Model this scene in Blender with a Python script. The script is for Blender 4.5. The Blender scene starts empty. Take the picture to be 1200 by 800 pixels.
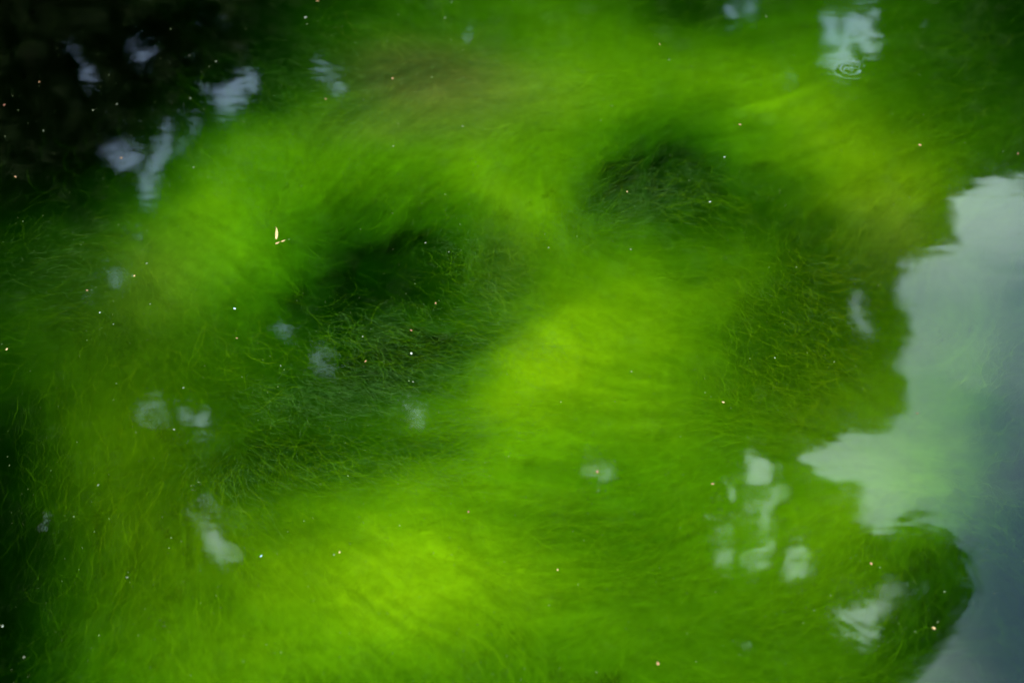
import bpy, math
import numpy as np
from mathutils import Vector
sc = bpy.context.scene
rng = np.random.default_rng(11)
R = math.radians

# ---------------------------------------------------------------- camera
cam_d = bpy.data.cameras.new('camera'); cam = bpy.data.objects.new('camera', cam_d)
sc.collection.objects.link(cam); sc.camera = cam
CAM = np.array([0.0, -2.3, 1.8]); DEP = math.atan2(1.8, 2.3)
cam.location = CAM.tolist(); cam.rotation_euler = (math.pi/2 - DEP, 0, 0)
cam_d.lens = 70; cam_d.sensor_width = 36; cam_d.clip_start = .05; cam_d.clip_end = 2000
cam_d.dof.use_dof = True; cam_d.dof.focus_distance = 2.92; cam_d.dof.aperture_fstop = 4.0
# ---------------------------------------------------------------- sky, sun, exposure
SUN_EL, SUN_AZ = R(48), R(215)          # azimuth clockwise from +y: behind the camera, a little left
w = bpy.data.worlds.new('World'); sc.world = w; w.use_nodes = True
nt = w.node_tree; N = nt.nodes; L = nt.links
bg = N['Background']; bg.inputs['Strength'].default_value = 0.12
sky = N.new('ShaderNodeTexSky'); sky.sky_type = 'NISHITA'; sky.sun_disc = False
sky.sun_elevation = SUN_EL; sky.sun_rotation = SUN_AZ; sky.air_density = 1.0; sky.dust_density = 2.0
tc = N.new('ShaderNodeTexCoord')
nz = N.new('ShaderNodeTexNoise'); nz.inputs['Scale'].default_value = 2.6; nz.inputs['Detail'].default_value = 4; nz.inputs['Roughness'].default_value = .5
rp = N.new('ShaderNodeMapRange'); rp.interpolation_type = 'SMOOTHSTEP'
rp.inputs['From Min'].default_value = .36; rp.inputs['From Max'].default_value = .56
mx = N.new('ShaderNodeMix'); mx.data_type = 'RGBA'; mx.inputs['B'].default_value = (6.9, 8.5, 8.0, 1)
mp = N.new('ShaderNodeMapping'); mp.inputs['Location'].default_value = (0.35, 0.1, 0.2)
L.new(tc.outputs['Generated'], mp.inputs['Vector']); L.new(mp.outputs[0], nz.inputs['Vector'])
L.new(nz.outputs['Fac'], rp.inputs['Value'])
# a blue hole in the cloud to the right of the trees
hd = Vector((.270, .672, .690)).normalized()
dt = N.new('ShaderNodeVectorMath'); dt.operation = 'DOT_PRODUCT'; dt.inputs[1].default_value = hd
nrm = N.new('ShaderNodeVectorMath'); nrm.operation = 'NORMALIZE'; L.new(tc.outputs['Generated'], nrm.inputs[0]); L.new(nrm.outputs[0], dt.inputs[0])
hr = N.new('ShaderNodeMapRange'); hr.interpolation_type = 'SMOOTHSTEP'; hr.inputs['From Min'].default_value = math.cos(R(1.0)); hr.inputs['From Max'].default_value = math.cos(R(5.0))
L.new(dt.outputs['Value'], hr.inputs['Value'])
hd2 = Vector((-.20, .86, .50)).normalized()
dt2 = N.new('ShaderNodeVectorMath'); dt2.operation = 'DOT_PRODUCT'; dt2.inputs[1].default_value = hd2; L.new(nrm.outputs[0], dt2.inputs[0])
hr2 = N.new('ShaderNodeMapRange'); hr2.interpolation_type = 'SMOOTHSTEP'; hr2.inputs['From Min'].default_value = math.cos(R(5.0)); hr2.inputs['From Max'].default_value = math.cos(R(17.0))
hr2.inputs['To Min'].default_value = .12; L.new(dt2.outputs['Value'], hr2.inputs['Value'])
ml0 = N.new('ShaderNodeMath'); ml0.operation = 'MULTIPLY'; L.new(hr.outputs[0], ml0.inputs[0]); L.new(hr2.outputs[0], ml0.inputs[1])
ml = N.new('ShaderNodeMath'); ml.operation = 'MULTIPLY'; L.new(rp.outputs[0], ml.inputs[0]); L.new(ml0.outputs[0], ml.inputs[1])
L.new(ml.outputs[0], mx.inputs['Factor'])
L.new(sky.outputs[0], mx.inputs['A']); L.new(mx.outputs['Result'], bg.inputs['Color'])
sun_d = bpy.data.lights.new('sun', 'SUN'); sun_d.energy = 1.0; sun_d.angle = R(14); sun_d.color = (1, .95, .87)
sun = bpy.data.objects.new('sun', sun_d); sc.collection.objects.link(sun)
sdir = Vector((math.sin(SUN_AZ)*math.cos(SUN_EL), math.cos(SUN_AZ)*math.cos(SUN_EL), math.sin(SUN_EL)))
sun.rotation_euler = sdir.to_track_quat('Z', 'Y').to_euler()
vs = sc.view_settings; vs.view_transform = 'Standard'; vs.look = 'None'; vs.gamma = 1; vs.exposure = 3.35
sc.cycles.transparent_max_bounces = 16

# ---------------------------------------------------------------- helpers
FPX = 1200*70/36.0
cd, sd = math.cos(DEP), math.sin(DEP)
def ray(px, py):
    """direction of the sight line that meets the photograph at (px, py)"""
    x = (px-600)/FPX; y = (400-py)/FPX
    return x, cd + y*sd, -sd + y*cd
def hit(px, py, z):
    dx, dy, dz = ray(px, py); t = (z-CAM[2])/dz
    return CAM[0]+dx*t, CAM[1]+dy*t
def project(x, y, z):
    X = x-CAM[0]; Y = y-CAM[1]; Z = z-CAM[2]
    f = Y*cd - Z*sd; u = Y*sd + Z*cd
    return 600+FPX*X/f, 400-FPX*u/f
_perm = rng.permutation(4096)
_val = rng.random(4096)
def vnoise(x, y, s=0):
    xi = np.floor(x).astype(int); yi = np.floor(y).astype(int)
    fx = x-xi; fy = y-yi; fx = fx*fx*fx*(fx*(fx*6-15)+10); fy = fy*fy*fy*(fy*(fy*6-15)+10)
    h = lambda a, b: _val[_perm[(a + _perm[(b+s*131) % 4096]) % 4096]]
    return (h(xi, yi)*(1-fx)+h(xi+1, yi)*fx)*(1-fy) + (h(xi, yi+1)*(1-fx)+h(xi+1, yi+1)*fx)*fy
def fbm(x, y, o=4, s=0, g=.5):
    t = 0; a = 1; n = 0
    for k in range(o):
        t = t + a*(vnoise(x*2**k+17.3*k, y*2**k-9.1*k, s+k)*2-1); n += a; a *= g
    return t/n
def new_mat(name, rough=.8, spec=.2):
    m = bpy.data.materials.new(name); m.use_nodes = True
    b = m.node_tree.nodes['Principled BSDF']; b.inputs['Roughness'].default_value = rough
    b.inputs['Specular IOR Level'].default_value = spec
    return m, m.node_tree, b
def speckle_mat(name, c1, c2, scale=400, rough=.6, spec=.3):
    m, t, b = new_mat(name, rough, spec)
    n = t.nodes.new('ShaderNodeTexNoise'); n.inputs['Scale'].default_value = scale; n.inputs['Detail'].default_value = 4
    r = t.nodes.new('ShaderNodeValToRGB'); r.color_ramp.elements[0].position = .35; r.color_ramp.elements[1].position = .65
    r.color_ramp.elements[0].color = (*c1, 1); r.color_ramp.elements[1].color = (*c2, 1)
    tcn = t.nodes.new('ShaderNodeTexCoord')
    t.links.new(tcn.outputs['Object'], n.inputs['Vector'])
    t.links.new(n.outputs['Fac'], r.inputs[0]); t.links.new(r.outputs[0], b.inputs['Base Color'])
    return m
def mesh_np(name, V, F, mat, smooth=True, col=None, parent=None):
    """V (n,3), F (m,k) all faces the same size"""
    me = bpy.data.meshes.new(name); V = np.asarray(V, np.float32); F = np.asarray(F, np.int32)
    me.vertices.add(len(V)); me.vertices.foreach_set('co', V.ravel())
    k = F.shape[1]; me.loops.add(F.size); me.loops.foreach_set('vertex_index', F.ravel())
    me.polygons.add(len(F)); me.polygons.foreach_set('loop_start', np.arange(0, F.size, k, dtype=np.int32))
    me.polygons.foreach_set('use_smooth', np.full(len(F), smooth))
    if col is not None:
        a = me.color_attributes.new('tint', 'FLOAT_COLOR', 'POINT')
        a.data.foreach_set('color', np.concatenate([col, np.ones((len(V), 1))], 1).astype(np.float32).ravel())
    me.update(calc_edges=True); me.validate()
    me.materials.append(mat)
    o = bpy.data.objects.new(name, me); sc.collection.objects.link(o)
    if parent: o.parent = parent
    return o
def tag(o, label=None, cat=None, group=None, kind=None):
    if label: o['label'] = label
    if cat: o['category'] = cat
    if group: o['group'] = group
    if kind: o['kind'] = kind
    return o
def grid_faces(nx, ny):
    i = np.arange(nx-1); j = np.arange(ny-1); I, J = np.meshgrid(i, j); a = (J*nx+I).ravel()
    return np.stack([a, a+1, a+nx+1, a+nx], 1)

# ---------------------------------------------------------------- how bright the algae stand at each place (-> how deep they hang)
GX = np.arange(0, 1201, 100); GY = np.arange(0, 801, 100)
G = np.array([
 [  2,  3,  8, 20, 62, 95,112,115, 75, 80, 90, 75, 45],
 [  2,  2,  8, 45, 95,112,140,160,150,160,135, 85, 60],
 [  8, 15, 80,135,145,142,160,110, 90,130,150,115, 75],
 [ 25, 70,140,142, 85, 75,120,140,130, 98, 90, 85, 70],
 [ 55, 75, 90, 95, 60, 70,160,170,150, 92, 90, 90, 65],
 [ 25, 80, 92, 78, 85,130,165,160,145,110,122,115, 50],
 [ 15, 75, 95,118,140,170,165,130,130,128,125,105, 40],
 [ 12, 70,112,138,165,176,152,135,125,122,112, 75, 30],
 [ 12, 75,115,135,130,125,120,120,120,110, 95, 55, 25]], float)
# (px, py, half-width, half-height, turn in degrees, change of the sRGB green value)
BL = [(645,418,70,40,-25,26),(498,688,120,44,-6,20),(450,745,160,30,-4,14),(640,270,34,50,0,12),(330,610,60,14,10,-14),(450,600,70,10,-6,-12),(240,700,70,16,20,-12),(760,420,60,12,-15,-12),(720,350,50,12,20,-10),(620,130,50,12,20,-10),(900,160,60,14,25,-14),(330,200,50,12,-40,-12),(700,150,60,45,0,10),(960,185,90,50,20,6),(870,105,90,35,20,4),
      (460,190,110,26,14,6),(580,215,25,45,-20,12),(548,300,9,26,12,22),(625,240,30,45,0,10),(474,262,16,30,12,24),(765,215,7,34,5,16),
      (300,250,70,45,0,8),(240,215,50,30,-20,12),
      (788,188,52,44,0,-70),(725,225,42,30,0,-50),(838,238,40,22,0,-30),(900,235,50,30,10,-45),(860,225,16,40,0,15),
      (425,262,46,30,-5,-24),(470,236,80,26,-5,-16),(400,350,85,34,-12,-52),(530,290,44,26,0,-40),(490,368,50,14,5,20),(572,325,34,42,-20,-24),
      (468,420,90,24,-22,-56),(550,402,55,20,-30,-28),
      (370,537,90,24,-8,-56),(505,524,55,11,0,-62),(290,560,50,26,-10,-8),(280,560,50,30,0,-25),(450,545,30,10,0,-15),
      (955,300,30,55,-15,-32),(960,390,40,40,0,-22),(820,310,24,14,0,-35),(880,430,50,40,0,-14),(1010,330,40,60,0,0),
      (1060,210,60,50,30,14),(1090,300,30,30,0,10),(880,330,60,35,0,12),(820,370,60,60,0,8),
      (700,570,110,10,5,-14),(690,610,90,10,12,-18),(720,640,60,12,15,-12),(600,530,120,10,0,8),
      (480,85,50,22,-5,-12),(440,50,60,25,0,8),(320,155,60,30,-35,28),(360,60,60,20,-20,-8),
      (100,330,50,30,0,-10),(120,500,60,70,0,8),(60,300,60,30,0,12),(30,400,40,60,0,10),
      (1080,560,60,45,0,30),(1085,695,48,60,0,-40),(980,610,40,45,0,22),(800,0,40,30,0,-25),
      (850,740,60,40,0,-10),(620,740,80,20,5,-14),(900,600,50,40,0,10),(1130,420,40,80,0,25)]
def flow(px, py):
    """direction the filaments lie in (photograph angles, radians)"""
    a = .9*fbm(px/210, py/160, 2, 51)*math.pi
    wsum = np.full_like(px, .35); c = np.cos(2*a)*.35; s = np.sin(2*a)*.35
    for (x0, y0, r, deg) in [(130,480,130,82),(100,640,120,88),(60,300,110,15),(250,350,110,-30),(400,400,110,-28),(480,360,80,-35),(380,330,70,-20),
                             (400,240,110,75),(460,180,80,20),(590,220,50,62),(560,290,40,-75),(640,300,80,-52),(640,370,60,-35),
                             (760,170,60,85),(720,220,60,40),(850,220,50,-60),(780,240,60,10),(950,140,120,25),(1100,110,120,15),(1050,220,90,40),
                             (600,500,160,2),(420,520,110,-8),(720,600,130,10),(500,640,150,-15),(350,650,120,-20),(930,350,90,-50),(980,460,90,-30),
                             (850,620,120,40),(900,740,120,-10),(400,750,160,-70),(250,140,110,-35),(330,60,100,-15),(700,60,150,15),(1000,50,120,10)]:
        k = np.exp(-((px-x0)**2+(py-y0)**2)/(r*r)); wsum += k; c += k*math.cos(2*R(deg)); s += k*math.sin(2*R(deg))
    return .5*np.arctan2(s, c)
def make_lic():
    """noise smeared along the lie of the filaments: strands of mat that stand nearer and farther"""
    g = np.random.default_rng(64); st = 4.0; xs = np.arange(-716, 1917, st); ys = np.arange(-436, 1237, st)
    X, Y = np.meshgrid(xs, ys); A = flow(X.ravel()+25*fbm(X.ravel()/50, Y.ravel()/50, 2, 71), Y.ravel()+25*fbm(X.ravel()/50, Y.ravel()/50, 2, 73)).reshape(X.shape)
    tot = 0
    for (blur, ln, wgt) in ((0, 11, 1.0), (1, 22, 1.0), (3, 34, .8)):
        nz = g.normal(0, 1, X.shape)
        for _ in range(blur*2):
            nz = (nz + np.roll(nz, 1, 0)+np.roll(nz, -1, 0)+np.roll(nz, 1, 1)+np.roll(nz, -1, 1))/5
        acc = nz.copy()
        for sg in (1, -1):
            cx, cy = X.copy(), Y.copy(); dx, dy = np.cos(A)*sg, -np.sin(A)*sg
            for k in range(ln):
                cx = cx+dx*st; cy = cy+dy*st
                i = np.clip(((cx-xs[0])/st).round().astype(int), 0, len(xs)-1); j = np.clip(((cy-ys[0])/st).round().astype(int), 0, len(ys)-1)
                acc += nz[j, i]; a = A[j, i]; nx, ny = np.cos(a), -np.sin(a); f = np.sign(nx*dx+ny*dy); f[f == 0] = 1; dx, dy = nx*f, ny*f
        tot = tot + wgt*acc/acc.std()
    tot = tot/tot.std()
    return xs, ys, tot, st
def streaks(px, py):
    xs, ys, T, st = LIC
    fx = np.clip((px-xs[0])/st, 0, len(xs)-1.001); fy = np.clip((py-ys[0])/st, 0, len(ys)-1.001); i = fx.astype(int); j = fy.astype(int); a = fx-i; b = fy-j
    return (T[j, i]*(1-a)+T[j, i+1]*a)*(1-b)+(T[j+1, i]*(1-a)+T[j+1, i+1]*a)*b
LIC = make_lic()
def field(px, py):
    sx = px + 26*fbm(px/130, py/130, 3, 5) + 9*fbm(px/36, py/36, 2, 9)
    sy = py + 20*fbm(px/120, py/90, 3, 25) + 8*fbm(px/40, py/30, 2, 29)
    cx = np.clip(sx, 0, 1199.9)/100; cy = np.clip(sy, 0, 799.9)/100
    def cub(t): # b-spline weights, soft
        return np.stack([(1-t)**3, 3*t**3-6*t**2+4, -3*t**3+3*t**2+3*t+1, t**3])/6
    xi = np.floor(cx).astype(int); yi = np.floor(cy).astype(int); wx = cub(cx-xi); wy = cub(cy-yi)
    out = np.zeros_like(px, dtype=float)
    for a in range(4):
        for b in range(4):
            out += wx[a]*wy[b]*Gs[np.clip(yi+b-1, 0, 8), np.clip(xi+a-1, 0, 12)]
    for (x0, y0, hw, hh, an, d) in BL:
        c, s = math.cos(R(an)), math.sin(R(an)); X = sx-x0; Y = sy-y0
        out += (d if d > 0 else .68*d)*np.exp(-.5*(((X*c+Y*s)/hw)**2 + ((-X*s+Y*c)/hh)**2)*1.3)
    out = out*(1 + .07*fbm(px/45, py/26, 4, 41)) + streaks(px, py)*(.006*out+1.2)*np.clip(.75+1.3*fbm(px/150, py/110, 2, 45), .15, 1.5)
    # beyond the frame the mat thins out into ragged drifts
    ex = np.maximum(0, np.maximum(-px, px-1200)); ey = np.maximum(0, np.maximum(-py, py-800)); e = np.hypot(ex, ey)
    out = out*np.exp(-e/900) + 50*np.clip(e/500, 0, 1)*fbm(px/260, py/160, 3, 77)
    out = np.where(out > 100, 100+(out-100)*.88, out)
    return np.clip(out, 3, 205)
# sharpen the grid so the b-spline passes through its values
Gs = G.copy()
for _ in range(6):
    P = np.pad(Gs, 1, mode='edge')
    S = (P[1:-1,1:-1]*16 + (P[:-2,1:-1]+P[2:,1:-1]+P[1:-1,:-2]+P[1:-1,2:])*4 + P[:-2,:-2]+P[2:,2:]+P[:-2,2:]+P[2:,:-2])/36
    Gs += .7*(G-S)
def lin(s): s = np.clip(s, 0, 255)/255; return np.where(s < .04045, s/12.92, ((s+.055)/1.055)**2.4)
SIG = (15.4, 10.6, 13.6); PATH = 3.15; GMAX = 0.58
def depth(px, py):
    return np.clip(np.log(GMAX/lin(field(px, py)))/(SIG[1]*PATH), .006, .28)
def hue(px, py):
    """how yellow (1) or deep green (0) the weed is, and how brown"""
    y = np.zeros_like(px, dtype=float)
    for (x0, y0, hw, hh, a) in [(1060,260,120,110,.9),(120,490,110,150,1.0),(200,640,140,120,.5),(1000,450,120,120,.6),(1010,720,130,90,.35),(650,420,120,80,.3),(520,670,200,80,.25),(900,230,300,120,.15),
                                (420,330,140,80,-.5),(780,200,110,70,-.5),(250,300,140,60,-.25),(350,180,160,60,-.25),(620,800,400,60,-.1),(700,570,200,60,-.3)]:
        y += a*np.exp(-.5*(((px-x0)/hw)**2+((py-y0)/hh)**2)*1.5)
    br = np.zeros_like(y)
    for (x0, y0, hw, hh, a) in [(480,82,60,26,1.0),(525,108,85,30,.5),(590,310,26,40,.18),(450,150,80,18,.2),(740,230,30,25,.15),(130,330,80,60,.25),(1040,290,40,40,.3)]:
        br += a*np.exp(-.5*(((px-x0)/hw)**2+((py-y0)/hh)**2)*1.3)
    return y, np.clip(br, 0, 1)
def weed_col(px, py, jit=0):
    y, b = hue(px, py); y = y + .15*fbm(px/60, py/40, 3, 91) + jit
    c0 = np.array([.032, .104, .0005]); c1 = np.array([.064, .098, .0004]); cb = np.array([.150, .104, .024])
    t = np.clip(.48+.52*y, 0, 1)[:, None]; c = c0*(1-t)+c1*t
    bb = np.clip(b*.8, 0, 1)[:, None]
    return c*(1-bb)+cb*bb

def weed_mat(name, fine=True):
    m, t, b = new_mat(name, .9, .0)
    a = t.nodes.new('ShaderNodeVertexColor'); a.layer_name = 'tint'
    if fine:
        n = t.nodes.new('ShaderNodeTexNoise'); n.inputs['Scale'].default_value = 90; n.inputs['Detail'].default_value = 6; n.inputs['Roughness'].default_value = .7
        tcn = t.nodes.new('ShaderNodeTexCoord'); t.links.new(tcn.outputs['Object'], n.inputs['Vector'])
        mr = t.nodes.new('ShaderNodeMapRange'); mr.inputs['From Min'].default_value = .3; mr.inputs['From Max'].default_value = .7
        mr.inputs['To Min'].default_value = .92; mr.inputs['To Max'].default_value = 1.07
        t.links.new(n.outputs['Fac'], mr.inputs['Value'])
        v = t.nodes.new('ShaderNodeVectorMath'); v.operation = 'SCALE'
        t.links.new(a.outputs['Color'], v.inputs[0]); t.links.new(mr.outputs[0], v.inputs['Scale'])
        t.links.new(v.outputs[0], b.inputs['Base Color'])
        bp = t.nodes.new('ShaderNodeBump'); bp.inputs['Strength'].default_value = .15; bp.inputs['Distance'].default_value = .003
        t.links.new(n.outputs['Fac'], bp.inputs['Height']); t.links.new(bp.outputs[0], b.inputs['Normal'])
    else:
        t.links.new(a.outputs['Color'], b.inputs['Base Color'])
    return m

# ---------------------------------------------------------------- terrain: pond basin and banks, one sheet to the horizon
def terrain():
    q = np.concatenate([-np.geomspace(900, 14, 16), np.linspace(-12, 16, 113), np.geomspace(18, 900, 16)])
    X, Y = np.meshgrid(q, q); x = X.ravel(); y = Y.ravel()
    edge = np.maximum(np.maximum(-(y+1.35), y-5.6)*1.0, np.abs(x)-9) + .25*fbm(x/1.5, y/1.5, 3, 3)
    z = np.where(edge < 0, np.maximum(-.95, edge*.9), np.minimum(.28, edge*.5)) + .03*fbm(x/.5, y/.5, 3, 8)
    z = np.where(edge > 6, z + .5*fbm(x/12, y/12, 3, 4), z)
    m = speckle_mat('mud_and_litter', (.03, .024, .015), (.075, .06, .035), 6, .95, .1)
    o = mesh_np('ground', np.stack([x, y, z], 1), grid_faces(len(q), len(q)), m)
    tag(o, kind='structure')
terrain()

# ---------------------------------------------------------------- water: thin reflecting surface over a tinted body
def water():
    m = bpy.data.materials.new('pond_water'); m.use_nodes = True; t = m.node_tree; n = t.nodes; l = t.links
    out = n['Material Output']; n.remove(n['Principled BSDF'])
    geo = n.new('ShaderNodeNewGeometry'); sep = n.new('ShaderNodeSeparateXYZ'); l.new(geo.outputs['Position'], sep.inputs[0])
    def math_(op, a, b=None, c=None):
        k = n.new('ShaderNodeMath'); k.operation = op
        for i, v in enumerate((a, b, c)):
            if v is None: continue
            if isinstance(v, (int, float)): k.inputs[i].default_value = v
            else: l.new(v, k.inputs[i])
        return k.outputs[0]
    nz = n.new('ShaderNodeTexNoise'); nz.inputs['Scale'].default_value = 7; nz.inputs['Detail'].default_value = 2.5; nz.inputs['Roughness'].default_value = .45
    l.new(geo.outputs['Position'], nz.inputs['Vector'])
    mp = n.new('ShaderNodeMapping'); mp.inputs['Scale'].default_value = (9, 34, 1); l.new(geo.outputs['Position'], mp.inputs['Vector'])
    nz2 = n.new('ShaderNodeTexNoise'); nz2.inputs['Scale'].default_value = 1; nz2.inputs['Detail'].default_value = 1; l.new(mp.outputs[0], nz2.inputs['Vector'])
    h = math_('ADD', math_('MULTIPLY', nz.outputs['Fac'], WAVE1), math_('MULTIPLY', nz2.outputs['Fac'], WAVE2))
    for (px, py, r0, lam, wid, amp) in RINGS:          # rings spreading from something that touched the surface
        cx, cy = hit(px, py, 0)
        dx = math_('SUBTRACT', sep.outputs[0], float(cx)); dy = math_('SUBTRACT', sep.outputs[1], float(cy))
        r = math_('SQRT', math_('ADD', math_('MULTIPLY', dx, dx), math_('MULTIPLY', dy, dy)))
        d = math_('DIVIDE', math_('SUBTRACT', r, r0), wid)
        env = math_('POWER', 2.718, math_('MULTIPLY', math_('MULTIPLY', d, d), -1.0))
        wv = math_('SINE', math_('MULTIPLY', r, 2*math.pi/lam))
        h = math_('ADD', h, math_('MULTIPLY', math_('MULTIPLY', wv, env), amp))
    bp = n.new('ShaderNodeBump'); bp.inputs['Strength'].default_value = 1; bp.inputs['Distance'].default_value = 1
    l.new(h, bp.inputs['Height'])
    fr = n.new('ShaderNodeFresnel'); fr.inputs['IOR'].default_value = 1.333; l.new(bp.outputs[0], fr.inputs['Normal'])
    tr = n.new('ShaderNodeBsdfTransparent'); gl = n.new('ShaderNodeBsdfGlossy'); gl.inputs['Roughness'].default_value = .035
    gl.inputs['Color'].default_value = (1, 1, 1, 1)
    l.new(bp.outputs[0], gl.inputs['Normal'])
    mx = n.new('ShaderNodeMixShader'); l.new(fr.outputs[0], mx.inputs[0]); l.new(tr.outputs[0], mx.inputs[1]); l.new(gl.outputs[0], mx.inputs[2])
    l.new(mx.outputs[0], out.inputs['Surface'])
    # Volume Absorption takes density*(1-colour)
    va = n.new('ShaderNodeVolumeAbsorption'); D = 20.0; va.inputs['Density'].default_value = D
    va.inputs['Color'].default_value = (1-SIG[0]/D, 1-SIG[1]/D, 1-SIG[2]/D, 1); l.new(va.outputs[0], out.inputs['Volume'])
    x0, x1, y0, y1, zb = -11, 11, -3.2, 7.6, -1.3
    V = [(x0,y0,0),(x1,y0,0),(x1,y1,0),(x0,y1,0),(x0,y0,zb),(x1,y0,zb),(x1,y1,zb),(x0,y1,zb)]
    F = [(0,1,2,3),(7,6,5,4),(0,4,5,1),(1,5,6,2),(2,6,7,3),(3,7,4,0)]
    o = mesh_np('water', V, F, m, smooth=False); tag(o, kind='structure')
WAVE1, WAVE2 = .00045, .00005
RINGS = [(1056,682,.088,.017,.040,.000003),(997,82,.010,.016,.016,.00004)]
water()

# ---------------------------------------------------------------- the algae mat
def algae_mat():
    us = np.arange(-700, 1901, 4.0); vs_ = np.arange(-420, 1221, 4.0)
    U, Vv = np.meshgrid(us, vs_); u = U.ravel(); v = Vv.ravel()
    d = depth(u, v) + .0016*fbm(u/9, v/7, 2, 61)
    x, y = hit(u, v, -d)
    o = mesh_np('algae_mat', np.stack([x, y, -d], 1), grid_faces(len(us), len(vs_))[:, ::-1], weed_mat('algae_soft'), col=weed_col(u, v)*(1+.05*np.clip(streaks(u, v), -2.2, 2.2)*np.clip(.7+1.4*fbm(u/120, v/90, 2, 47), .1, 1.6))[:, None])
    tag(o, 'soft bright green clouds of algae hanging under the pond surface', 'algae', kind='stuff')
algae_mat()

def strands(name, label, n, lo, hi, wlo, whi, lift, spread, segs, margin=160, clump=True, colk=1.0, seed=0, bend=1.0):
    g = np.random.default_rng(100+seed)
    if clump:
        nc = n//26; cx = g.uniform(-margin, 1200+margin, nc); cy = g.uniform(-margin, 800+margin, nc)
        k = g.integers(0, nc, n); sig = g.uniform(6, 26, nc)[k]
        px = cx[k]+g.normal(0, 1, n)*sig; py = cy[k]+g.normal(0, 1, n)*sig*.7; ca = g.normal(0, .35, nc)[k]
    else:
        px = g.uniform(-margin, 1200+margin, n); py = g.uniform(-margin, 800+margin, n); ca = 0
    f0 = field(px, py)
    keep = g.random(n) < np.clip((f0-4)/42, 0, 1)*np.clip(1.25-(f0-60)/170, .35, 1)
    px = px[keep]; py = py[keep]; n = len(px); ca = ca[keep] if clump else 0
    d0 = depth(px, py); x, y = hit(px, py, -d0)
    th = flow(px, py)
    # angle on the water plane; the view foreshortens y by sin(depression)
    ang = np.arctan2(np.sin(th)/sd, np.cos(th)) + g.normal(0, spread, n) + ca + math.pi*(g.random(n) < .5)
    ln = g.uniform(lo, hi, n)*g.uniform(.5, 1, n); wd = g.uniform(wlo, whi, n)
    curv = g.normal(0, 8, n)*bend; off = ang - np.arctan2(np.sin(th)/sd, np.cos(th)); up = lift[0] + (lift[1]-lift[0])*g.random(n)**1.6
    zb = -d0*(1-up) ; zb = np.minimum(zb, -.003)
    rise = g.normal(0, .12, n)*ln*np.minimum(1, d0/.05)
    st = ln/segs; P = []; wob = g.normal(0, .22, (segs+1, n))*bend
    X = x.copy(); Y = y.copy(); A = ang.copy()
    for k in range(segs+1):
        tt = k/segs; Z = np.minimum(zb + rise*(tt-.5)*2, -.0025); wk = wd*(1-.75*abs(2*tt-1)**2)*.5
        nx, ny = -np.sin(A), np.cos(A)
        P.append(np.stack([X-nx*wk, Y-ny*wk, Z, X+nx*wk, Y+ny*wk, Z + wk*.3], 1))
        X = X+np.cos(A)*st; Y = Y+np.sin(A)*st; A0 = A; qx, qy = project(X, Y, zb*0); t2 = flow(qx, qy); A = np.arctan2(np.sin(t2)/sd, np.cos(t2)) + off + curv*st*k + wob[k]
    V = np.stack(P, 1).reshape(-1, 3); m = 2*(segs+1)
    base = (np.arange(n)*m)[:, None]+(np.arange(segs)*2)[None]; base = base.ravel()
    F = np.stack([base, base+2, base+3, base+1], 1)
    col = weed_col(px, py, g.normal(0, .1, n))*colk*g.uniform(.6, 1.45, n)[:, None]
    o = mesh_np(name, V, F, STRAND, col=np.repeat(col, m, 0))
    tag(o, label, 'algae', kind='stuff')
def cobweb():
    g = np.random.default_rng(321); spots = [(430,455,70,28,1.0),(350,470,60,25,.6),(520,430,50,20,.7),(740,238,48,16,1.0),(600,395,45,22,.7),(570,340,35,45,.6),(780,215,60,30,.6),
        (540,280,40,20,.5),(455,390,70,22,.8),(70,320,60,40,.25),(520,90,110,40,.5),(270,560,40,40,.4),(480,545,60,22,.4),(380,545,70,24,.3),(960,360,40,70,.15),(350,90,70,30,.6),(440,130,90,30,.5),(590,100,60,40,.3),(270,180,60,30,.5),(520,500,60,20,.4),(700,260,60,20,.6)]  # threads round the brown patch paint in a pale haze of reflected sky
    PX_, PY_ = [], []
    for (x0, y0, a, b, k) in spots:
        n = int(k*a*b*.75); PX_.append(x0+g.normal(0, a*.75, n)); PY_.append(y0+g.normal(0, b*.75, n))
    px = np.concatenate(PX_); py = np.concatenate(PY_); n = len(px); seg = 4
    dm = depth(px, py); z = -np.minimum(dm*.8, g.uniform(.006, .045, n)); x, y = hit(px, py, z); th = flow(px, py)
    ang = np.arctan2(np.sin(th)/sd, np.cos(th)) + g.normal(0, .7, n); st = g.uniform(.010, .040, n)/seg; wd = g.uniform(.00008, .00017, n); curv = g.normal(0, 28, n)
    P = []
    for k in range(seg+1):
        wk = wd*(1-.8*abs(2*k/seg-1)**2)*.5; nx, ny = -np.sin(ang), np.cos(ang)
        P.append(np.stack([x-nx*wk, y-ny*wk, z, x+nx*wk, y+ny*wk, z+wk*.3], 1)); x = x+np.cos(ang)*st; y = y+np.sin(ang)*st; ang = ang+curv*st+g.normal(0, .2, n)
    V = np.stack(P, 1).reshape(-1, 3); m = 2*(seg+1); base = ((np.arange(n)*m)[:, None]+(np.arange(seg)*2)[None]).ravel()
    F = np.stack([base, base+2, base+3, base+1], 1)
    t = g.random(n)[:, None]; col = np.array([.030, .085, .008])*(1-t)+np.array([.056, .090, .028])*t
    tag(mesh_np('dead_threads_and_haze', V, F, STRAND, col=np.repeat(col, m, 0)), 'greyish dead algae threads like cobweb hovering over the dark hollows, and as painted sky haze by the brown patch', 'algae', kind='stuff')
STRAND = weed_mat('algae_thread', False)
strands('algae_fuzz', 'short fine green fuzz of filamentous algae over the soft clouds', 85000, .008, .035, .00012, .00030, (.02, .5), .9, 3, seed=1)
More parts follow.
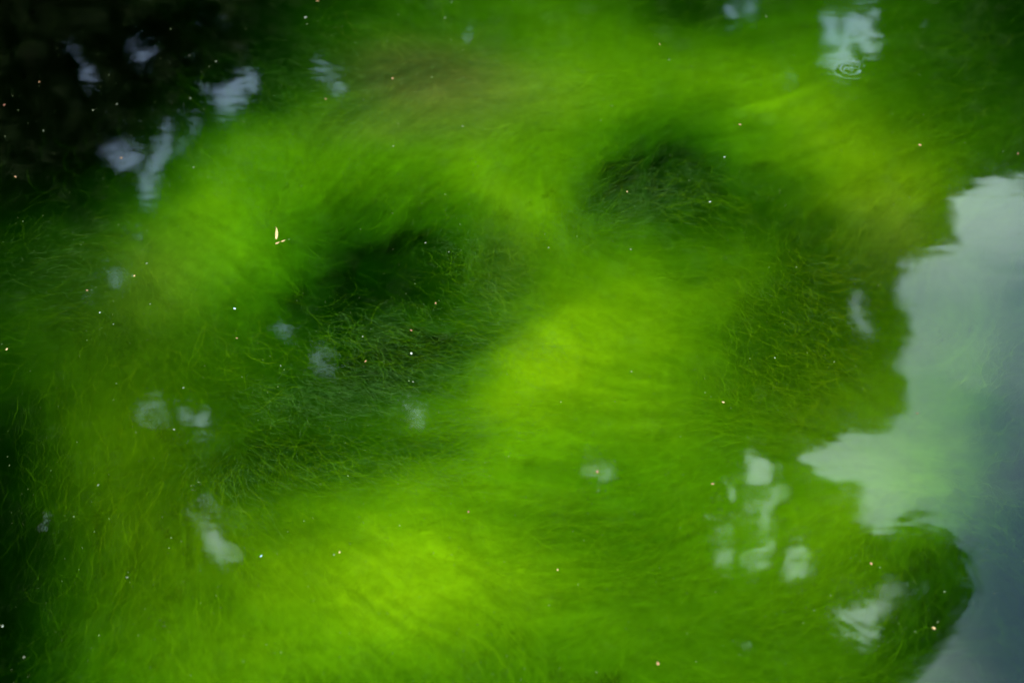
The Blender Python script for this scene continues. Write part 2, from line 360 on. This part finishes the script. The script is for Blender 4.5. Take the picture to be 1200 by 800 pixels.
strands('algae_filaments', 'long fine curved green filaments of algae drifting in swirls', 52000, .035, .15, .00011, .00030, (.02, .65), .26, 9, seed=2)
strands('algae_wisps', 'loose pale green wisps of algae drifting close under the water surface', 5000, .05, .16, .00016, .00034, (.2, .6), .35, 12, clump=False, colk=1.05, seed=3, bend=1.6)

cobweb()
def tangles():
    g = np.random.default_rng(654); PX_, PY_ = [], []
    for (x0, y0, a, b, n) in [(940,420,75,75,1100),(560,300,55,45,650),(450,400,100,35,600),(800,235,80,30,500),(400,540,120,32,600),(700,600,130,50,600),(960,310,40,60,500),(1060,110,110,70,400),(460,215,90,25,600),(620,350,60,60,500),(840,320,60,35,400),(860,480,90,50,450),(600,180,90,40,400),(250,400,90,60,250)]:
        PX_.append(x0+g.normal(0, a*.7, n)); PY_.append(y0+g.normal(0, b*.7, n))
    px = np.concatenate(PX_); py = np.concatenate(PY_); n = len(px); seg = 8
    dm = depth(px, py); z = -np.minimum(dm*.85, g.uniform(.004, .04, n)); x, y = hit(px, py, z); th = flow(px, py)
    ang = np.arctan2(np.sin(th)/sd, np.cos(th)) + g.normal(0, .55, n); st = g.uniform(.02, .085, n)/seg; wd = g.uniform(.00010, .00026, n); curv = g.normal(0, 30, n)
    P = []
    for k in range(seg+1):
        wk = wd*(1-.8*abs(2*k/seg-1)**2)*.5; nx, ny = -np.sin(ang), np.cos(ang)
        P.append(np.stack([x-nx*wk, y-ny*wk, z, x+nx*wk, y+ny*wk, z+wk*.3], 1)); x = x+np.cos(ang)*st; y = y+np.sin(ang)*st; ang = ang+curv*st+g.normal(0, .3, n)
    V = np.stack(P, 1).reshape(-1, 3); m = 2*(seg+1); base = ((np.arange(n)*m)[:, None]+(np.arange(seg)*2)[None]).ravel()
    F = np.stack([base, base+2, base+3, base+1], 1); col = weed_col(px, py, g.normal(.1, .2, n))*g.uniform(.55, 1.15, n)[:, None]
    tag(mesh_np('curled_algae_threads', V, F, STRAND, col=np.repeat(col, m, 0)), 'curled single threads of yellowish green algae tangled near the surface', 'algae', kind='stuff')
tangles()
# ---------------------------------------------------------------- far bank trees, seen only in the water's reflection
GAPS = [ # polygons in the reflected view, with how much of the leaf cover is missing
 (1.0,[(1120,225),(1145,213),(1170,206),(1200,218),(1500,215),(1700,1000),(1040,1000),(1058,800),(1084,775),(1112,756),(1136,722),(1150,694),(1143,650),(1122,620),(1092,606),(1064,612),(1022,622),(1012,600),(998,572),(970,560),(928,532),(985,510),(1028,494),(1052,480),(1056,460),(1044,425),(1066,405),(1072,385),(1056,340),(1046,315),(1075,305),(1108,292),(1128,280),(1116,258),(1112,240)]),
 (.85,[(238,72),(303,82),(288,112),(264,136),(242,128)]),
 (.85,[(208,134),(234,136),(205,176),(188,210),(182,250),(166,245),(168,200),(186,165)]),
 (.22,[(150,42),(185,48),(180,72),(160,72)]),(.25,[(222,-5),(262,-8),(258,28),(235,25)]),(.22,[(80,60),(105,55),(112,95),(88,100)]),
 (.12,[(118,165),(150,155),(160,190),(125,205)]),(.7,[(158,475),(200,464),(216,490),(192,512),(162,508)]),(.6,[(205,488),(240,478),(268,492),(258,512),(215,512)]),
 (.65,[(220,600),(230,580),(256,585),(252,612),(232,625)]),(.78,[(230,642),(262,622),(286,642),(262,670)]),
 (.55,[(316,378),(350,374),(358,396),(325,400)]),(.4,[(110,300),(140,296),(148,335),(128,352),(114,335)]),(.5,[(142,275),(170,276),(168,290),(146,292)]),
 (.8,[(958,20),(1022,12),(1018,60),(1008,92),(976,90),(962,62)]),(.9,[(904,78),(925,85),(945,98),(940,106),(914,102)]),
 (.7,[(855,0),(890,-8),(880,26),(855,30)]),(.15,[(1070,20),(1094,18),(1098,42),(1075,45)]),(.75,[(900,122),(912,120),(914,140),(902,142)]),
 (.62,[(676,538),(700,541),(745,553),(712,560),(690,552)]),
 (.6,[(846,552),(890,536),(912,566),(936,588),(905,600),(868,590),(850,575)]),(.62,[(832,580),(846,604),(880,616),(906,638),(886,672),(862,656),(850,680),(838,640)]),(.4,[(880,590),(930,600),(925,625),(890,618)]),
 (1.0,[(904,668),(928,655),(938,630),(948,652),(955,662),(928,672)]),(1.0,[(958,703),(982,702),(1004,716),(1030,700),(1040,722),(1018,756),(994,735)]),
 (.85,[(1024,694),(1056,678),(1074,674),(1078,694),(1055,704)]),(1.0,[(998,338),(1012,340),(1020,372),(1042,380),(1004,388)]),
 (.9,[(1042,405),(1075,408),(1073,416),(1045,414)]),(.45,[(545,15),(595,12),(612,50),(580,68),(545,55)]),(.35,[(360,415),(395,418),(398,450),(368,448)]),
 (.6,[(962,405),(980,410),(978,430),(964,428)]),(.6,[(878,334),(896,336),(894,354),(880,352)]),(.6,[(50,515),(65,515),(62,532),(48,530)]),
 (.7,[(35,608),(62,608),(60,618),(38,618)]),(.5,[(120,690),(140,688),(138,705),(124,704)]),(.5,[(170,715),(186,715),(190,742),(172,740)]),
 (.8,[(170,690),(186,680),(182,692)]),(.6,[(870,755),(895,752),(890,768),(872,768)]),(.15,[(370,70),(400,80),(395,105),(372,100)]),
 (.4,[(470,470),(500,472),(495,492),(474,490)])]
def inside(px, py, poly):
    c = np.zeros(px.shape, bool); n = len(poly); j = n-1
    for i in range(n):
        xi, yi = poly[i]; xj, yj = poly[j]
        if yi != yj: c ^= ((yi > py) != (yj > py)) & (px < (xj-xi)*(py-yi)/(yj-yi)+xi)
        j = i
    return c
LEAF = speckle_mat('dark_leaf', (.010, .020, .003), (.020, .036, .006), 3, .7, .15)
BARK = speckle_mat('bark', (.03, .024, .018), (.07, .058, .045), 14, .9, .1)
def tube(P, rad, sides=9):
    P = np.array(P, float); V = []; 
    for i in range(len(P)):
        t = P[min(i+1, len(P)-1)]-P[max(i-1, 0)]; t /= np.linalg.norm(t)
        a = np.cross(t, [0, 1, .1]); a /= np.linalg.norm(a); b = np.cross(t, a)
        for k in range(sides):
            q = 2*math.pi*k/sides; V.append(P[i]+rad[i]*(a*math.cos(q)+b*math.sin(q)))
    F = [(i*sides+k, i*sides+(k+1) % sides, (i+1)*sides+(k+1) % sides, (i+1)*sides+k) for i in range(len(P)-1) for k in range(sides)]
    return V, F
def trees():
    g = np.random.default_rng(5)
    specs = [(-6.2, 8.3, 13.0, 'leftmost broad dark leafy tree on the far bank'),
             (-3.1, 8.9, 13.6, 'tall dark leafy tree on the far bank second from the left'),
             (-.1, 8.2, 13.2, 'dark leafy tree at the middle of the far bank row'),
             (1.8, 8.8, 13.0, 'dark leafy tree just left of the wide sky gap on the far bank'),
             (6.9, 8.5, 4.4, 'low dark leafy tree under the wide sky gap on the far bank')]
    n = 190000
    # clumps of leaves on twigs, filling one continuous canopy edge
    nc = 9000; cx = g.uniform(-8, 8, nc); cy = g.uniform(7.0, 9.6, nc); cz = g.uniform(2.2, 14.0, nc)
    k = g.integers(0, nc, n); s = .17
    x = cx[k]+g.normal(0, s, n); y = cy[k]+g.normal(0, s, n); z = cz[k]+g.normal(0, s*.7, n)
    nb = 100000; n += nb            # the dense heart of the crowns: bigger leaves behind
    x = np.concatenate([x, g.uniform(-7.5, 7.5, nb)]); y = np.concatenate([y, g.uniform(9.4, 10.4, nb)]); z = np.concatenate([z, g.uniform(2.2, 14.2, nb)])
    L_ = np.where(y > 9.3, g.uniform(.11, .16, n), g.uniform(.05, .085, n))
    a = g.uniform(0, 2*math.pi, n); d = np.stack([np.cos(a), np.sin(a), g.uniform(-.9, .3, n)], 1); d /= np.linalg.norm(d, axis=1)[:, None]
    r = g.normal(0, 1, (n, 3)); e = np.cross(d, r); e /= np.linalg.norm(e, axis=1)[:, None]
    c = np.stack([x, y, z], 1); LL = L_[:, None]; nrm = np.cross(d, e)
    Q = np.stack([c-d*LL, c+e*LL*.55-nrm*LL*.1, c+d*LL, c-e*LL*.55-nrm*LL*.1], 1)
    miss = np.zeros(n); kx = g.normal(0, 1, n); ky = g.normal(0, 1, n)
    for crn in range(5):
        pt = c if crn == 4 else Q[:, crn]
        px, py = project(pt[:, 0], pt[:, 1], -pt[:, 2])
        f3 = fbm(x*9, z*9, 2, 17); f1 = fbm(x*2.5, z*2.5, 3, 7); f2 = fbm(x*2.5+50, z*2.5, 3, 8)
        for i, (st, poly) in enumerate(GAPS):
            jx = px + (17*f1+9*f3 if i == 0 else 7*f1+3*f3); jy = py + (13*f2+7*f3 if i == 0 else 6*f2)
            q = 2.5 if i == 0 else 5
            if i and poly[0][0] < 700: st = st*.93
            miss = np.maximum(miss, inside(jx+kx*q, jy+ky*q, poly)*st)  # soft rim: single leaves reach in
    keep = g.random(n) < np.where(miss > 0, (1-miss)*.16, 1)
    # the crowns' own tops
    top = 13.2 + .8*np.sin(x*1.9+.5) + .5*fbm(x*2, y*2, 2, 3); keep &= z < top
    x, y, z, Q = x[keep], y[keep], z[keep], Q[keep]; n = len(x)
    own = np.argmin(np.stack([np.abs(x + .5*fbm(z*.8, y, 2, 13+i)-sx) for i, (sx, _, _, _) in enumerate(specs)]), 0)
    for i, (sx, sy, h, lab) in enumerate(specs):
        t = bpy.data.objects.new('broadleaf_tree', None); sc.collection.objects.link(t); t.location = (sx, sy, .2)
        tag(t, lab, 'tree', 'trees on the far bank')
        q = Q[own == i].reshape(-1, 3)-np.array([sx, sy, .2])
        mesh_np('crown', q, np.arange(len(q)).reshape(-1, 4), LEAF, smooth=False, parent=t)
        hh = h*.72; P = [(0+.15*math.sin(u*3+i), .1*math.cos(u*4+i), u*hh-.25) for u in np.linspace(0, 1, 9)]
        V, F = tube(P, np.linspace(.2, .04, 9)); V = list(V); F = list(F)
        for b in range(9):
            u = .3+.07*b; a0 = b*2.4+i; st = np.array([.15*math.sin(u*3+i), .1*math.cos(u*4+i), u*hh-.25])
            Lb = (1.5-.9*abs(u-.5))*.8
            Pb = [st+np.array([math.cos(a0)*Lb*s_*(.5 if i == 3 else 1), math.sin(a0)*Lb*.35*s_, .75*Lb*s_**1.3]) for s_ in np.linspace(0, 1, 5)]
            V2, F2 = tube(Pb, np.linspace(.06, .012, 5), 6); o_ = len(V); V += V2; F += [tuple(w_+o_ for w_ in f) for f in F2]
        mesh_np('trunk', V, F, BARK, parent=t)
trees()

# ---------------------------------------------------------------- floating bits on the surface
def flake(name, label, cat, px, py, length, width, deg, mat, group=None, curl=.25, thick=.25, shape='scale', seed=0):
    """a little curved husk / seed / petal bit lying on the water, deg as seen in the photograph"""
    g = np.random.default_rng(900+seed)
    x, y = hit(px, py, 0.001); th = R(deg); a = math.atan2(math.sin(th)/sd, math.cos(th))
    nu, nv = 9, 8; V = []
    for i in range(nu):
        s = i/(nu-1)
        if shape == 'scale': wp = math.sin(math.pi*min(1, s*.93+.05))**.75*(1-.35*s)
        elif shape == 'seed': wp = math.sqrt(max(0.0, 1-(2*s-1)**2))*(1-.2*s)
        else: wp = (math.sqrt(max(0.0, 1-(2*s-1)**2)))*(.8+.4*g.random())
        wp = max(wp, .03)
        for j in range(nv):
            q = 2*math.pi*j/nv
            lx = (s-.5)*length; ly = wp*width*.5*math.cos(q) + curl*length*.35*(s-.5)**2*2; lz = wp*width*.5*thick*math.sin(q)
            lz += thick*width*.3 + .2*curl*width*abs(2*s-1)**2
            V.append((lx*math.cos(a)-ly*math.sin(a), lx*math.sin(a)+ly*math.cos(a), lz))
    if shape == 'round':      # torn, angular crumbs
        ph = g.uniform(0, 6.28, 3)
        V = [(vx*(1+.35*math.sin(2*math.atan2(vy, vx)+ph[0])+.2*math.sin(3*math.atan2(vy, vx)+ph[1])), vy*(1+.35*math.sin(2*math.atan2(vy, vx)+ph[0])+.25*math.sin(5*math.atan2(vy, vx)+ph[2])), vz) for vx, vy, vz in V]
    F = [(i*nv+j, i*nv+(j+1) % nv, (i+1)*nv+(j+1) % nv, (i+1)*nv+j) for i in range(nu-1) for j in range(nv)]
    o = mesh_np(name, V, F, mat); o.location = (x, y, .0006)
    tag(o, label, cat, group); return o
CREAM = speckle_mat('cream_husk', (.13, .07, .022), (.23, .155, .065), 300)
WHITE = speckle_mat('white_petal', (.10, .11, .08), (.17, .18, .145), 300)
TAN = speckle_mat('tan_husk', (.085, .035, .010), (.15, .075, .03), 300)
RUST = speckle_mat('rusty_bit', (.06, .016, .006), (.10, .03, .012), 300)
BLUE = speckle_mat('bluish_white_bit', (.12, .15, .19), (.19, .23, .27), 300)
FAINT = speckle_mat('pale_grain', (.03, .038, .018), (.08, .085, .05), 300)
PX = 1.5/1200*1.0
flake('bud_scale', 'long curved cream bud scale floating upright beside two small husks', 'bud scale', 324.3, 273.5, 17*PX*1.5, 4.2*PX, 97, CREAM, curl=.10, shape='scale', seed=1)
flake('husk', 'small cream husk touching the foot of the long curved bud scale', 'husk', 325, 284.6, 6.5*PX, 2.6*PX, 25, CREAM, seed=2, shape='seed')
flake('husk', 'small cream husk at the right tip of the angled pair', 'husk', 331.8, 282.2, 6.5*PX, 2.4*PX, 25, CREAM, seed=3, shape='seed')
SP = [ # px, py, size, aspect, deg, material, what, where
 (482,414,4.2,1,0,WHITE,'round white petal crumb floating over the dark hollow left of the bright centre'),
 (8,409,5.5,.6,60,CREAM,'cream husk floating near the left edge halfway down'),
 (157.5,323,4.5,.7,50,CREAM,'cream seed floating right of the faint reflections at the left'),
 (275,361.5,5,.65,-25,BLUE,'bluish white flake floating below the long bud scale'),
 (5,123,5,.6,30,RUST,'reddish bit floating on black water at the left edge'),
 (18,207,4,.8,-40,TAN,'pinkish tan crumb floating on black water by the left edge'),
 (142,185,5,.6,-30,TAN,'tan crumb floating over a faint reflection in the black corner'),
 (358,20.5,5,.6,0,WHITE,'white flake floating near the top edge left of centre'),
 (372,1,6,.5,-10,TAN,'pinkish flake cut by the top edge'),
 (253,72,3,.9,0,WHITE,'white grain floating just above the bright reflection in the black corner'),
 (222,65,2.4,.9,0,WHITE,'tiny white grain left of the bright corner reflection'),
 (223,115,2.6,.9,0,CREAM,'tiny pale grain below left of the bright corner reflection'),
 (137,122,2.8,.9,0,CREAM,'tiny cream grain on black water, right one of a pair'),
 (109,129,2.8,.9,0,CREAM,'tiny cream grain on black water, left one of a pair'),
 (46,96,2.6,.8,0,TAN,'tiny tan grain on black water high at the left'),
 (51,153,2.4,.8,0,CREAM,'tiny cream grain alone on black water near the left edge'),
 (381.5,116,3.4,.8,-30,TAN,'tan crumb at the upper edge of the green cloud'),
 (323,266,2.0,.8,0,RUST,'rusty grain beside the tip of the long bud scale'),
 (847.5,471,5,.6,-20,CREAM,'cream husk floating on the green cloud right of centre'),
 (1078,170,5.5,.8,10,TAN,'orange tan husk floating at the upper right'),
 (867,146,3.8,.9,0,TAN,'tan crumb floating above the dark hollow at the upper right'),
 (849,184,3.4,.7,-20,WHITE,'white crumb floating on the right side of the upper dark hollow'),
 (832,236.5,3.4,.8,0,WHITE,'white crumb floating under the upper dark hollow'),
 (735,224.5,3.2,.8,0,CREAM,'cream crumb floating in the left part of the upper dark hollow'),
 (1094.5,735.5,5,.8,10,CREAM,'cream husk floating inside the dark crown reflection at lower right'),
 (1021,660,4.8,.8,0,TAN,'tan husk floating by the ring ripple at lower right'),
 (835,566.5,3.8,.8,0,TAN,'tan crumb left of the pale reflection at lower right'),
 (700,552.5,5.5,.8,20,TAN,'tan husk lying on the small flat sky reflection below centre'),
 (549,599,5,.5,80,RUST,'rusty sliver floating on the lower green cloud'),
 (398,646.5,4.2,.6,60,CREAM,'yellow cream seed floating on the lower bright cloud, higher one of a pair'),
 (391.5,649.5,3.0,.7,30,CREAM,'yellow cream grain floating on the lower bright cloud, lower one of a pair'),
 (653.5,667,4.2,.5,80,CREAM,'thin pale seed floating right of the lower bright cloud'),
 (771,777,5,.8,0,TAN,'tan husk floating near the bottom edge right of centre'),
 (1075,484,4,.6,-10,RUST,'reddish sliver floating on the wide sky reflection'),
 (460,92,4.4,.8,0,TAN,'tan crumb floating on the brown patch near the top'),
 (428.5,423,3.6,.8,20,TAN,'rusty tan crumb floating left of the round white crumb'),
 (510.5,355,3.6,.9,0,TAN,'tan crumb floating on the ridge between the dark hollows'),
 (482,387,3.6,.9,0,RUST,'rusty crumb straight above the round white crumb'),
 (425,394,3.0,.9,0,CREAM,'cream grain in the dark hollow at the centre left'),
 (498.5,284.5,3.0,1,0,WHITE,'white grain at the upper left of the small dark hollow'),
 (526,295,2.2,1,0,WHITE,'tiny white grain inside the small dark hollow'),
 (521.5,21,3.0,.9,0,WHITE,'white grain floating above the brown patch'),
 (529,2.5,2.6,.9,0,WHITE,'tiny white grain at the top edge right of the brown patch'),
 (542,148,2.8,.9,0,CREAM,'cream grain floating below the brown patch'),
 (461,171,2.6,.9,0,WHITE,'tiny white grain on the bright ridge under the brown patch'),
 (227,196,2.6,1,0,CREAM,'tiny cream grain right of the slanted corner reflection'),
 (172,308.5,3,.8,40,WHITE,'white grain above right of the cream seed at the left'),
 (117,366,3.4,.7,60,WHITE,'white grain floating below left of the cream seed'),
 (133,379.5,2.8,.7,60,CREAM,'pale grain in the left green area, right one under the white grain'),
 (176,356,2.8,.7,30,CREAM,'pale grain in the left green area below the cream seed'),
 (102,340,3.0,.9,0,TAN,'tan grain below the faint striped reflection at the left'),
 (277.5,396,3.0,.9,0,TAN,'tan grain floating below the bluish white flake'),
 (215,454,2.8,.9,0,WHITE,'tiny white grain above the oval reflection at the left'),
 (204,503,3.0,.9,0,CREAM,'cream grain at the right rim of the oval reflection at the left'),
 (329,428,2.4,.8,60,CREAM,'tiny pale grain right of the dull reflection left of centre'),
 (306,651,4.2,.5,35,BLUE,'pale bluish sliver right of the square reflection at lower left'),
 (149,676,2.8,.9,0,CREAM,'tiny cream grain in the lower left green area'),
 (115,568,2.8,.9,0,CREAM,'tiny cream grain at the left above the square reflection'),
 (28,769.5,2.8,.9,0,WHITE,'tiny white grain in the dark lower left corner'),
 (3,733,3.4,.6,90,WHITE,'white grain on the left edge near the bottom'),
 (992,755-12,2.6,.9,0,WHITE,'tiny pale grain under the notched reflection at lower right'),
 (898,68-49,2.6,.9,0,CREAM,'tiny cream grain near the top edge right of centre'),
 (773,52,3.2,.7,0,CREAM,'pale grain floating high right of centre'),
 (784,70,2.6,.8,-30,CREAM,'tiny pale grain just below the high pale grain right of centre'),
 (643,291-1,2.8,.8,30,CREAM,'pale grain on the green slope right of the small dark hollow'),
 (739,292,2.8,.9,0,WHITE,'white grain at the foot of the grey green smear right of centre'),
 (484,447,2.8,.9,0,WHITE,'tiny white grain under the round white crumb'),
 (908,419,2.8,.9,0,WHITE,'white grain in the dark green threads at the right'),
 (1193,180,4,.8,0,RUST,'rusty bit floating at the right edge high up'),
 (740,435,2.6,.9,0,CREAM,'tiny pale grain on the green cloud right of the bright centre')]
GR = 'grains and crumbs floating on the pond'
for i, (px, py, s, asp, deg, m, lab) in enumerate(SP):
    nm = 'grain' if 'grain' in lab else 'crumb' if 'crumb' in lab else 'seed' if 'seed' in lab else 'husk' if 'husk' in lab else 'debris_flake'
    m = FAINT if s < 3.1 and m in (WHITE, CREAM) else m; s *= .72
    flake(nm, lab, nm.replace('debris_', ''), px, py, s*PX, s*PX*asp, deg+7, m, GR, curl=.15, thick=.5, shape='seed' if asp < .75 else 'round', seed=10+i)
# dust too fine to count
def dust():
    g = np.random.default_rng(77); n = 3200
    px = g.uniform(-200, 1400, n); py = g.uniform(-200, 1000, n)
    f = np.abs(px-600)+0; x, y = hit(px, py, .0005); r = .0009*g.lognormal(-.55, .45, n)*.6; r = np.clip(r, .00018, .0009)
    o = np.array([(1,0,0),(-1,0,0),(0,1,0),(0,-1,0),(0,0,.6),(0,0,-.3)]); f8 = np.array([(0,2,4),(2,1,4),(1,3,4),(3,0,4),(2,0,5),(1,2,5),(3,1,5),(0,3,5)])
    V = (np.stack([x, y, np.full(n, .0006)], 1)[:, None]+o[None]*r[:, None, None]).reshape(-1, 3)
    F = (np.arange(n)[:, None, None]*6+f8[None]).reshape(-1, 3)
    tag(mesh_np('pollen_dust', V, F, speckle_mat('pollen', (.07, .10, .03), (.14, .17, .07), 50)), 'scattered pale pollen dust on the water surface', 'pollen', kind='stuff')
dust()
